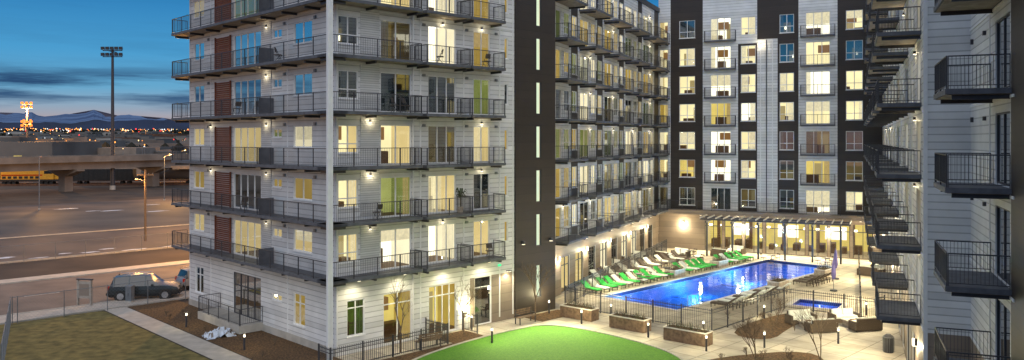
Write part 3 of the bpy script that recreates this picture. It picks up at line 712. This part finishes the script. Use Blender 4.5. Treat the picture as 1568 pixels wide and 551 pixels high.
# folding chairs on a few balconies
def chair():
    mb=MB(); mb.box(-.22,.22,-.2,.22,.42,.46,'wicker')
    for x in (-.2,.2):
        mb.tube((x,-.2,0),(x,.2,.9),.015,.015,'dark_metal',4); mb.tube((x,.2,0),(x,-.18,.43),.015,.015,'dark_metal',4)
    mb.hexa([(-.2,.12,.6),(.2,.12,.6),(.2,.15,.6),(-.2,.15,.6),(-.2,.19,.9),(.2,.19,.9),(.2,.22,.9),(-.2,.22,.9)],'wicker'); return mb.mesh('balcony_chair')
ch=chair()
for fr_,u,z in ((front,4.4,13.8),(front,3.6,13.8),(front,7.0,16.9),(front,10.9,16.88),(left,11,13.8),(left,10,7.6),(front,2.4,7.6),(left,5.5,16.9),(front,11.2,4.5)):
    obj('balcony_chair',ch,fr_.p(u,.6,z),random.random()*6)
def bollard():
    mb=MB(); mb.tube((0,0,0),(0,0,.76),.06,.06,'dark_metal',10); mb.tube((0,0,.76),(0,0,.9),.05,.05,'lampglow',10,False); mb.tube((0,0,.9),(0,0,.96),.075,.075,'dark_metal',10)
    return mb.mesh('bollard_light')
bm_=bollard()
def addboll(x,y,p=110):
    o=obj('bollard_light',bm_,(x,y,.02)); light('bollard_lamp',(0,0,1.2),p,(1,.87,.5),.1,o)
for x,y in ((-2.6,51.0),(-1.2,47.6),(4.6,52.6),(8.4,49.0),(11.9,49.4),(14.8,46.6),(17.2,54.2),(2.6,55.8),(11.2,45.8),(19.5,47.5),(6.8,54.6),(24.6,55.2)): addboll(x,y)
for x,y in (G(5,-3),G(13,-3.1)): addboll(x,y,30)
for x,y,w in ((4.6,54.3,2.6),(7.6,51.2,2.6),(10.6,47.9,2.8)):
    planter('wooden_planter',-.70,0,w,.9,.75,(x,y),True,'planter_wood')
def bench():
    mb=MB()
    for i in range(4): mb.box(-.8,.8,-.25+i*.12,-.16+i*.12,.43,.46,'planter_wood')
    for i in range(3): mb.box(-.8,.8,.24+i*.02,.26+i*.02,.55+i*.13,.65+i*.13,'planter_wood')
    for x in (-.7,.7):
        mb.box(x-.03,x+.03,-.24,-.19,0,.43,'dark_metal'); mb.box(x-.03,x+.03,.2,.25,0,.43,'dark_metal'); mb.box(x-.03,x+.03,.22,.24,.43,.9,'dark_metal'); mb.box(x-.03,x+.03,-.25,.22,.62,.66,'dark_metal')
    return mb.mesh('park_bench')
bn=bench()
obj('park_bench',bn,(-4.9,46.6,.02),2.3+math.pi/2-.1); obj('park_bench',bn,(.9,52.9,.02),.75)
def trash():
    mb=MB(); mb.tube((0,0,0),(0,0,.85),.26,.28,'dark_metal',14); mb.tube((0,0,.85),(0,0,.9),.31,.31,'galv',14); mb.tube((0,0,.9),(0,0,1.05),.29,.12,'dark_metal',14)
    for i in range(14):
        t=i*2*math.pi/14; mb.tube((.29*math.cos(t),.29*math.sin(t),.04),(.3*math.cos(t),.3*math.sin(t),.84),.012,.012,'galv',4)
    return mb.mesh('trash_can')
tm=trash(); obj('trash_can',tm,(21.6,45.6,.02)); 
def tree(name,x,y,h,seed,spread=.55,multi=1,levels=5,r0=.05):
    rr=random.Random(seed); mb=MB()
    def grow(p,d,l,r,k):
        q=p+d*l; mb.tube(p,q,r,r*.68,'bark',5 if k<2 else 3,False)
        if k>=levels: return
        n=3 if k<3 else 2
        for i in range(n):
            ax=Vector((rr.uniform(-1,1),rr.uniform(-1,1),rr.uniform(-.1,.5)))
            nd=(d+ax*spread*(1.0 if k else .8)).normalized(); nd.z=max(nd.z,.12); nd.normalize()
            grow(p+d*l*rr.uniform(.7,1),nd,l*rr.uniform(.6,.8),r*.62,k+1)
    for m in range(multi):
        d=Vector((rr.uniform(-.4,.4),rr.uniform(-.4,.4),1)) if multi>1 else Vector((0,0,1))
        grow(Vector((0,0,0)),d.normalized(),h*.33,r0,0)
    return obj(name,mb,(x,y,.02))
tree('bare_tree',-6.4,45.6,4.6,1); tree('bare_tree',-3.0,49.6,4.2,2); tree('bare_tree',1.6,54.6,4.6,3,r0=.06)
tree('bare_tree',13.4,43.6,3.0,4,.7,3,r0=.03); tree('bare_tree',17.0,43.8,3.4,5,.6,2,r0=.035); tree('bare_tree',17.3,52.0,2.6,6,.7,3,4,.025)
for i in range(14):
    x,y=[(16+random.uniform(-1.5,2.5),51.5+random.uniform(-2,3)),(12+random.uniform(-1,4),43+random.uniform(-1,2))][i%2]
    tree('bare_shrub',x,y,.8,20+i,.9,4,3,.012)
for i in range(10):
    x,y=G(random.uniform(2,20),random.uniform(-3.2,-1)); tree('bare_shrub',x,y,.55,50+i,.9,5,3,.01)
mb=MB(); mb.tube((0,0,0),(0,0,.4),.16,.2,'stone',10); mb.tube((0,0,.4),(0,0,.9),.03,.025,'bark',6)
for i in range(18):
    t=i*2.4; c,s=math.cos(t),math.sin(t); l=random.uniform(.4,.6); up=random.uniform(.1,.7)
    p0=Vector((0,0,.9)); p1=Vector((c*l*.6,s*l*.6,.9+up)); p2=Vector((c*l,s*l,.9+up*.5)); w=Vector((-s,c,0))*.05
    mb.poly([p0,p1-w,p1+w],'shrub'); mb.poly([p1-w,p2,p1+w],'shrub')
obj('potted_palm',mb,front.p(8.4,.9,7.6))
# ------------------------------------------------------------ car
def car_mesh(paint):
    mb=MB()
    stn=[(-2.35,.45,.78,.80,.70,.60),(-2.28,.33,.92,.95,.86,.76),(-2.15,.28,1.02,1.10,.92,.80),(-1.95,.28,1.04,1.62,.94,.68),(-1.3,.28,1.03,1.72,.95,.70),(-.2,.28,1.02,1.74,.95,.71),(.45,.28,1.01,1.66,.95,.68),(1.15,.28,1.02,1.06,.94,.80),(1.9,.30,.95,.98,.92,.78),(2.25,.34,.82,.85,.84,.70),(2.36,.45,.62,.64,.70,.6)]
    def ring(s):
        x,zb,zl,zt,w,wt=s
        h=[(x,w*.9,zb),(x,w,zb+.2),(x,w*1.0,(zb+zl)/2+.1),(x,w*.97,zl),(x,wt,zt-.03),(x,wt*.8,zt),(x,0,zt+.02)]
        return h+[(a,-b,c) for a,b,c in h[-2::-1]]
    rs=[ring(s) for s in stn]
    for i in range(len(rs)-1):
        a,b=rs[i],rs[i+1]
        cab=stn[i][3]-stn[i][2]>.3; cab2=stn[i+1][3]-stn[i+1][2]>.3
        for j in range(len(a)-1):
            m=paint
            if j in (3,8) and (cab or cab2): m='car_glass'
            if j in (4,5,6,7) and (cab!=cab2): m='car_glass'
            if j in (0,11): m='rubber'
            mb.poly([a[j],a[j+1],b[j+1],b[j]],m)
    mb.poly(rs[0],paint); mb.poly(rs[-1],paint)
    for x in (-1.95,-.95,.1):
        for s in (1,-1): mb.hexa([(x,s*.925,1.02),(x+.09,s*.925,1.02),(x+.09,s*.945,1.02),(x,s*.945,1.02),(x,s*.69,1.69),(x+.09,s*.69,1.69),(x+.09,s*.71,1.69),(x,s*.71,1.69)],paint)
    for x in (-1.45,1.45):
        for s in (1,-1):
            mb.tube((x,s*.70,.36),(x,s*.965,.36),.42,.42,'rubber',20); mb.tube((x,s*.96,.36),(x,s*.985,.36),.36,.36,'rubber',20); mb.tube((x,s*.985,.36),(x,s*.99,.36),.23,.23,'rim',10)
    for s in (1,-1):
        mb.box(-2.34,-2.2,s*.78-.08,s*.78+.08,.8,1.05,'tail_red'); mb.box(2.2,2.33,s*.65-.13,s*.65+.13,.68,.8,'rim')
        mb.box(.55,.7,s*1.0-.08,s*1.0+.08,1.0,1.14,paint); mb.box(-1.8,.3,s*.6-.02,s*.6+.02,1.76,1.80,'rim')
    mb.box(-2.42,-2.3,-.8,.8,.42,.58,'rubber'); mb.box(2.3,2.4,-.75,.75,.36,.52,'rubber'); mb.box(-2.37,-2.34,-.25,.25,.62,.74,'paint_white')
    return mb.mesh('car')
ca=math.atan2(d2.y,d2.x)
obj('parked_car',car_mesh('car_paint'),(-28.2,61.2,.015),ca-.55,scale=1.08); obj('parked_car',car_mesh('car_grey'),(*G(25.9,3.9),.015),ca)
mb=MB(); mb.box(-.6,-.5,-.08,.08,0,1.9,'sign_grey'); mb.box(.5,.6,-.08,.08,0,1.9,'sign_grey'); mb.box(-.5,.5,-.05,.05,.55,1.8,'sign_grey'); mb.box(-.65,.65,-.1,.1,1.901,1.98,'dark_metal'); mb.box(-.4,.4,-.07,-.052,.75,1.6,'bridge_conc')
obj('information_sign',mb,(-31.3,58.2,.05),-.2)
mb=MB(); mb.box(-.3,.3,-.2,.2,0,.1,'concrete'); mb.box(-.26,.26,-.17,.17,.101,1.15,'galv'); mb.hexa([(-.29,-.2,1.151),(.29,-.2,1.151),(.29,.2,1.151),(-.29,.2,1.151),(-.27,-.18,1.22),(.27,-.18,1.22),(.27,.18,1.26),(-.27,.18,1.26)],'galv'); mb.box(-.02,.02,-.19,-.171,.5,.7,'dark_metal')
obj('electrical_cabinet',mb,(*G(23.6,-3.0),.1),-.3)
mb=MB()
rp=random.Random(9); nn=16; mm_=14
gr=[[(i*.12-.9+rp.uniform(-.03,.03),j*.1-.7+rp.uniform(-.03,.03),max(0,(.42-.35*((i-8)/8)**2-.35*((j-7)/7)**2)+rp.uniform(-.2,.16))) for j in range(mm_)] for i in range(nn)]
for i in range(nn-1):
    for j in range(mm_-1): mb.poly([gr[i][j],gr[i+1][j],gr[i+1][j+1],gr[i][j+1]],'snow' if rp.random()<.75 else 'bridge_conc')
obj('tarpaulin_heap',mb,(*G(9.3,-2.6),.03),.6)
# ------------------------------------------------------------ street lamps, poles, masts
def streetlamp(x,y,h,arm,ang,power,col=(1,.48,.12),name='street_lamp'):
    mb=MB(); mb.tube((0,0,0),(0,0,.25),.2,.18,'concrete',10); mb.tube((0,0,.25),(0,0,h),.1,.055,'galv',8)
    mb.tube((0,0,h-.1),(arm,0,h+.25),.04,.035,'galv',6); mb.box(arm-.1,arm+.6,-.14,.14,h+.22,h+.36,'galv'); mb.box(arm,arm+.5,-.11,.11,h+.19,h+.218,'sodium')
    o=obj(name,mb,(x,y,0),ang); light('street_lamp_light',(arm+.25,0,h),power,col,.15,o)
streetlamp(*G(40.3,16),8.5,1.6,-2.3,15000); streetlamp(*G(40.3,-34),8.5,1.6,-2.3,6000); streetlamp(*G(66,20),9,1.6,2,7000); streetlamp(*G(118,14),9,1.6,2,5000)
mb=MB(); mb.tube((0,0,0),(0,0,8.6),.16,.11,'bark',8); mb.box(-1,1,-.06,.06,7.9,8.05,'bark'); 
for x in(-.9,-.4,.4,.9): mb.tube((x,0,8.05),(x,0,8.2),.04,.03,'galv',6)
mb.tube((0,0,7.2),(-.9,0,7.5),.03,.03,'galv',5); mb.box(-1.2,-.85,-.1,.1,7.42,7.54,'galv'); mb.box(-1.18,-.88,-.08,.08,7.36,7.415,'sodium')
o=obj('utility_pole',mb,(-44.3,96,0)); light('pole_lamp',(-1.05,-.1,7.2),1500,(1,.45,.12),.1,o)
def mast(x,y,h,lampm,power,name,tiers=1,wd=2.4,nl=5):
    mb=MB(); mb.tube((0,0,0),(0,0,1),.7,.65,'concrete',10); mb.tube((0,0,1),(0,0,h),.5,.28,'dark_metal',10)
    for T in range(tiers):
        hh=h-T*7
        mb.box(-wd,wd,-.1,.1,hh-.5,hh-.3,'dark_metal'); mb.box(-wd,wd,-.1,.1,hh-2.0,hh-1.8,'dark_metal'); mb.box(-.1,.1,-2,2,hh-.75,hh-.55,'dark_metal')
        for i in range(nl):
            for zz in (hh-.28,hh-1.78):
                c=(-wd+.2)+i*(2*wd-.4)/(nl-1)
                mb.hexa([(c-.38,-.65,zz),(c+.38,-.65,zz),(c+.38,-.05,zz+.1),(c-.38,-.05,zz+.1),(c-.38,-.75,zz+.75),(c+.38,-.75,zz+.75),(c+.3,-.15,zz+.85),(c-.3,-.15,zz+.85)],lampm or 'dark_metal')
                mb.tube((c,0,zz),(c,-.2,zz+.2),.05,.05,'galv',5)
    o=obj(name,mb,(x,y,0))
    if power: light('mast_light',(0,-2,h-2.8),power,(1,.42,.1),.8,o)
    return o
mast(-98,195,34.5,None,0,'floodlight_mast'); mast(-183,300,26,'sodium',90000,'floodlight_mast',2,1.9,3); mast(-245,402,22,'sodium',40000,'floodlight_mast',1,1.9,3)
for (x,y) in ((-150,205),(-95,228),(-210,240),(-70,160)): streetlamp(x,y,9,1.6,1,9000)
# ------------------------------------------------------------ overpass
br=Fr((-130,141),(.46,.888),(.888,-.46)); mb=MB()
br.box(mb,-60,260,-6,6,7.0,7.5,'bridge_conc'); br.box(mb,-60,260,5.7,6,7.51,8.4,'bridge_conc'); br.box(mb,-60,260,-6,-5.7,7.51,8.4,'bridge_conc')
for v in (-4.5,-1.5,1.5,4.5): br.box(mb,-60,260,v-.3,v+.3,5.3,6.99,'bridge_conc')
for i in range(-2,11):
    u=5+i*24
    P=br.p
    br.box(mb,u-1,u+1,-1.2,1.2,0,3.6,'bridge_conc')
    mb.hexa([P(u-1,-1.4,3.601),P(u+1,-1.4,3.601),P(u+1,1.4,3.601),P(u-1,1.4,3.601),P(u-1,-5.6,4.9),P(u+1,-5.6,4.9),P(u+1,5.6,4.9),P(u-1,5.6,4.9)],'bridge_conc'); br.box(mb,u-1,u+1,-5.6,5.6,4.901,5.29,'bridge_conc')
obj('overpass_bridge',mb)
def loco(x,y,ang):
    mb=MB(); mb.box(-8,8,-1.3,1.3,1.0,1.5,'rubber'); mb.box(-7,3.8,-1.0,1.0,1.501,3.9,'train_yellow'); mb.box(3.9,6.6,-1.4,1.4,1.501,4.3,'train_yellow'); mb.box(6.61,7.8,-.8,.8,1.501,2.9,'train_yellow')
    mb.box(-6.5,-3,-1.2,1.2,3.901,4.2,'rubber'); mb.box(4.2,6.3,-1.42,-1.401,3.0,3.8,'car_glass'); mb.box(4.2,6.3,1.401,1.42,3.0,3.8,'car_glass'); mb.box(6.601,6.62,-1.1,1.1,3.1,3.8,'car_glass')
    mb.box(-6.8,3.6,-1.03,-1.003,2.5,2.8,'tail_red')
    for i in range(7): mb.box(-6.6+i*1.4,-5.7+i*1.4,-1.05,-1.003,1.7,2.35,'rubber')
    for bx in (-5,4.5):
        for k in (-1.3,0,1.3):
            for s in (-.9,.9): mb.tube((bx+k,s-.08,.5),(bx+k,s+.08,.5),.5,.5,'rubber',12)
    obj('locomotive',mb,(x,y,0),ang)
loco(-131,216,.12); loco(-150,214,.12)
def boxcar(x,y,ang,m,k):
    mb=MB(); mb.box(-8,8,-1.4,1.4,1.0,1.2,'rubber')
    if k==0:
        mb.box(-7.8,7.8,-1.4,1.4,1.201,4.2,m); 
        for i in range(13): mb.box(-7.6+i*1.25,-7.5+i*1.25,-1.46,-1.401,1.25,4.15,m)
        mb.box(-1.2,1.2,-1.5,-1.47,1.3,4.0,m)
    else: mb.tube((-7.4,0,2.7),(7.4,0,2.7),1.4,1.4,m,14); mb.tube((0,0,4.0),(0,0,4.5),.5,.5,m,8)
    for bx in (-5.6,5.6):
        for q in (-.9,.9):
            for s in (-.8,.8): mb.tube((bx+q,s-.07,.48),(bx+q,s+.07,.48),.46,.46,'rubber',10)
    obj('freight_wagon',mb,(x,y,0),ang)
for i in range(9): boxcar(-112+i*17.2,218.6+i*2,.12,random.choice(['rust','bldg_grey','rust','rubber']),i%3==1)
for i in range(10): boxcar(-190+i*17.2,236+i*2,.12,random.choice(['rust','bldg_grey','bridge_conc']),i%4==2)
mb=MB()
for v in (0,5,18,23,-6):
    f=Fr((-260,200+v),(.993,.12),(-.12,.993))
    for s in (-.75,.75): f.box(mb,0,300,s-.05,s+.05,.05,.2,'rust')
obj('railway_track',mb)
# station / warehouse with lit canopy beyond the tracks
mb=MB(); wf=Fr((-235,300),(.97,.24),(.24,-.97))
wf.box(mb,0,110,-20,0,0,7.5,'bldg_pale'); wf.box(mb,-1,111,-21,.5,7.501,8.1,'bldg_grey')
for i in range(16): wf.box(mb,3+i*6.8,6.8+i*6.8,.01,.12,1.0,3.8,'rB_back' if i%3 else 'rC_ceil')
for i in range(22): wf.box(mb,.5+i*5.2,.8+i*5.2,.01,.4,0,7.4,'bldg_grey')
obj('warehouse',mb)
for i in range(5): light('warehouse_light',wf.p(8+i*22,5,7),5000,(1,.6,.25),.3,bpy.data.objects['warehouse'])
# ------------------------------------------------------------ distant city, hills, mountains
rc=random.Random(11)
def hz(r): 
    t=max(0,min(1,(r-700)/5000)); return t*75
mb=MB()
def strip(mb,r0,r1,f0,f1,m,n=240,a0=-75,a1=60):
    prev=None
    for i in range(n+1):
        t=math.radians(a0+(a1-a0)*i/n); s,c=math.sin(t),math.cos(t)
        cur=((s*r0,c*r0,f0(t)),(s*r1,c*r1,f1(t)))
        if prev: mb.poly([prev[0],cur[0],cur[1],prev[1]],m)
        prev=cur
strip(mb,700,2500,lambda t:.05,lambda t:hz(2500)+3*noise.noise((t*20,0,0)),'hill_dark')
strip(mb,2500,5800,lambda t:hz(2500)+3*noise.noise((t*20,0,0)),lambda t:hz(5800)+22*noise.noise((t*14,3,0)),'hill_dark')
obj('hills',mb)
def ridge(t,base,amp,f,seed):
    v=0;a=1;ff=f
    for k in range(6): v+=a*(1-2*abs(noise.noise((t*ff,seed,k*3.1)))); a*=.52; ff*=2.1
    return base+amp*v
r1f=lambda t:ridge(t,150,50,9,1.3); r2f=lambda t:ridge(t,200,175,9,7.7)
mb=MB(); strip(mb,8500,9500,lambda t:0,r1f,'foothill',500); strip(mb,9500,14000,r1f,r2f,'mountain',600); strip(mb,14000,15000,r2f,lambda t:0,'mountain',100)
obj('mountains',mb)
mb=MB()
for i in range(190):
    r=rc.uniform(330,1700); t=math.radians(rc.uniform(-36,-17)); x,y=math.sin(t)*r,math.cos(t)*r
    z0=hz(r)*.7; w=rc.uniform(6,24);d=rc.uniform(8,25);h=rc.uniform(4,10)+r*.005
    mb.box(x-w,x+w,y-d,y+d,z0-3,z0+h,rc.choice(['bldg_grey','bridge_conc','rust','bldg_grey','bldg_pale'])); mb.box(x-w*.3,x+w*.2,y-d*.3,y+d*.3,z0+h+.01,z0+h+1.6,'bldg_grey')
    for k in range(int(w/5)):
        if rc.random()<.6: xx=x-w+2+k*10; mb.box(xx,xx+rc.uniform(1,5),y-d-.2,y-d-.01,z0+h*.35,z0+h*.6,rc.choice(['rB_back','rA_back','rC_ceil']))
obj('distant_city_buildings',mb)
emit('sodium_far',(1,.35,.06),3.0); emit('white_far',(.9,.95,1),2.2); emit('warm_far',(1,.7,.3),2.6); emit('red_far',(1,.05,.05),3)
mb=MB()
for i in range(1100):
    r=rc.uniform(300,4500); t=math.radians(rc.uniform(-37,-15)); x,y=math.sin(t)*r,math.cos(t)*r; s=max(.3,r*.0007)*rc.uniform(.4,1.25); z=hz(r)+rc.uniform(4,13)
    m=rc.choice(['sodium_far','sodium_far','warm_far','white_far','sodium_far','warm_far','red_far'])
    mb.tube((x,y,z-s),(x,y,z),.2*s,s,m,5,False); mb.tube((x,y,z),(x,y,z+s),s,.1*s,m,5,False)
    if r<900: mb.tube((x,y,0),(x,y,z-s),.12,.08,'galv',4,False)
obj('city_lights',mb)
mb=MB()
for i in range(1100):
    r=rc.uniform(350,2600); t=math.radians(rc.uniform(-38,-15)); x,y=math.sin(t)*r,math.cos(t)*r; z=hz(r); h=rc.uniform(5,12)+r*.003; w=rc.uniform(3,7)
    for k in range(5):
        cx2=x+rc.uniform(-w,w);cy2=y+rc.uniform(-w,w);cz=z+rc.uniform(.35,.8)*h; q=rc.uniform(1.5,3.2)
        mb.tube((cx2,cy2,cz-q),(cx2+rc.uniform(-1,1),cy2,cz+q*.2),q*.4,q,'treemass',6,False); mb.tube((cx2,cy2,cz+q*.2),(cx2,cy2,cz+q),q,.3,'treemass',6,False)
    mb.tube((x,y,z),(x,y,z+h*.5),.4,.3,'bark',4,False)
obj('distant_trees',mb)
# ------------------------------------------------------------ world
w=bpy.data.worlds.new('World'); scene.world=w; w.use_nodes=True; nt=w.node_tree; nt.nodes.clear()
out=N(nt,'ShaderNodeOutputWorld'); bg=N(nt,'ShaderNodeBackground'); L(nt,bg.outputs[0],out.inputs[0])
tc=N(nt,'ShaderNodeTexCoord'); sx=N(nt,'ShaderNodeSeparateXYZ'); L(nt,tc.outputs['Generated'],sx.inputs[0])
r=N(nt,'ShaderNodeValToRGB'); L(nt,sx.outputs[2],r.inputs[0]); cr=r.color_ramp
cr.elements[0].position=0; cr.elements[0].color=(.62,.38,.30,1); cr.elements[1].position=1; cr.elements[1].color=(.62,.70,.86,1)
for p,c in ((.022,(.50,.42,.45)),(.038,(.33,.46,.60)),(.06,(.16,.46,.72)),(.10,(.085,.40,.74)),(.18,(.022,.22,.55)),(.45,(.50,.60,.80))):  # top stops, above the view, brightened to throw extra light on walls
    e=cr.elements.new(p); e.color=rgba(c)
mp=N(nt,'ShaderNodeMapping'); mp.inputs['Scale'].default_value=(2.6,2.6,38); L(nt,tc.outputs['Generated'],mp.inputs[0])
nz=N(nt,'ShaderNodeTexNoise'); nz.inputs['Scale'].default_value=1.3; nz.inputs['Detail'].default_value=8; nz.inputs['Roughness'].default_value=.6; L(nt,mp.outputs[0],nz.inputs['Vector'])
cm=N(nt,'ShaderNodeValToRGB'); L(nt,nz.outputs[0],cm.inputs[0]); cm.color_ramp.elements[0].position=.44; cm.color_ramp.elements[1].position=.60
bd=N(nt,'ShaderNodeValToRGB'); L(nt,sx.outputs[2],bd.inputs[0]); b=bd.color_ramp; b.elements[0].position=.03; b.elements[0].color=(.35,.35,.35,1); b.elements[1].position=.2; b.elements[1].color=(.06,.06,.06,1)
e=b.elements.new(.052); e.color=(1,1,1,1); e=b.elements.new(.068); e.color=(1,1,1,1); e=b.elements.new(.085); e.color=(.16,.16,.16,1)
mu=N(nt,'ShaderNodeMath',operation='MULTIPLY'); L(nt,cm.outputs[0],mu.inputs[0]); L(nt,bd.outputs[0],mu.inputs[1])
mx=N(nt,'ShaderNodeMixRGB'); L(nt,mu.outputs[0],mx.inputs[0]); L(nt,r.outputs[0],mx.inputs[1]); mx.inputs[2].default_value=(.03,.09,.21,1)
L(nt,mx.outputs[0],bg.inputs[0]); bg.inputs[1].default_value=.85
fill_sun=bpy.data.lights.new('fill_sun','SUN'); fill_sun.energy=.95; fill_sun.angle=math.radians(50); fill_sun.color=(1,.95,.9)  # added soft fill from behind the camera, lifts the facades at dusk
so=bpy.data.objects.new('fill_sun',fill_sun); COL.objects.link(so); so.rotation_euler=(math.radians(58),0,math.radians(4))
# ------------------------------------------------------------ camera
cam=bpy.data.cameras.new('camera'); co=bpy.data.objects.new('camera',cam); COL.objects.link(co)
co.location=(0,0,12.2); co.rotation_euler=(math.radians(90),0,0); cam.sensor_width=36; cam.lens=27.94; cam.shift_y=-.0392; cam.clip_end=40000; cam.clip_start=.1
scene.camera=co
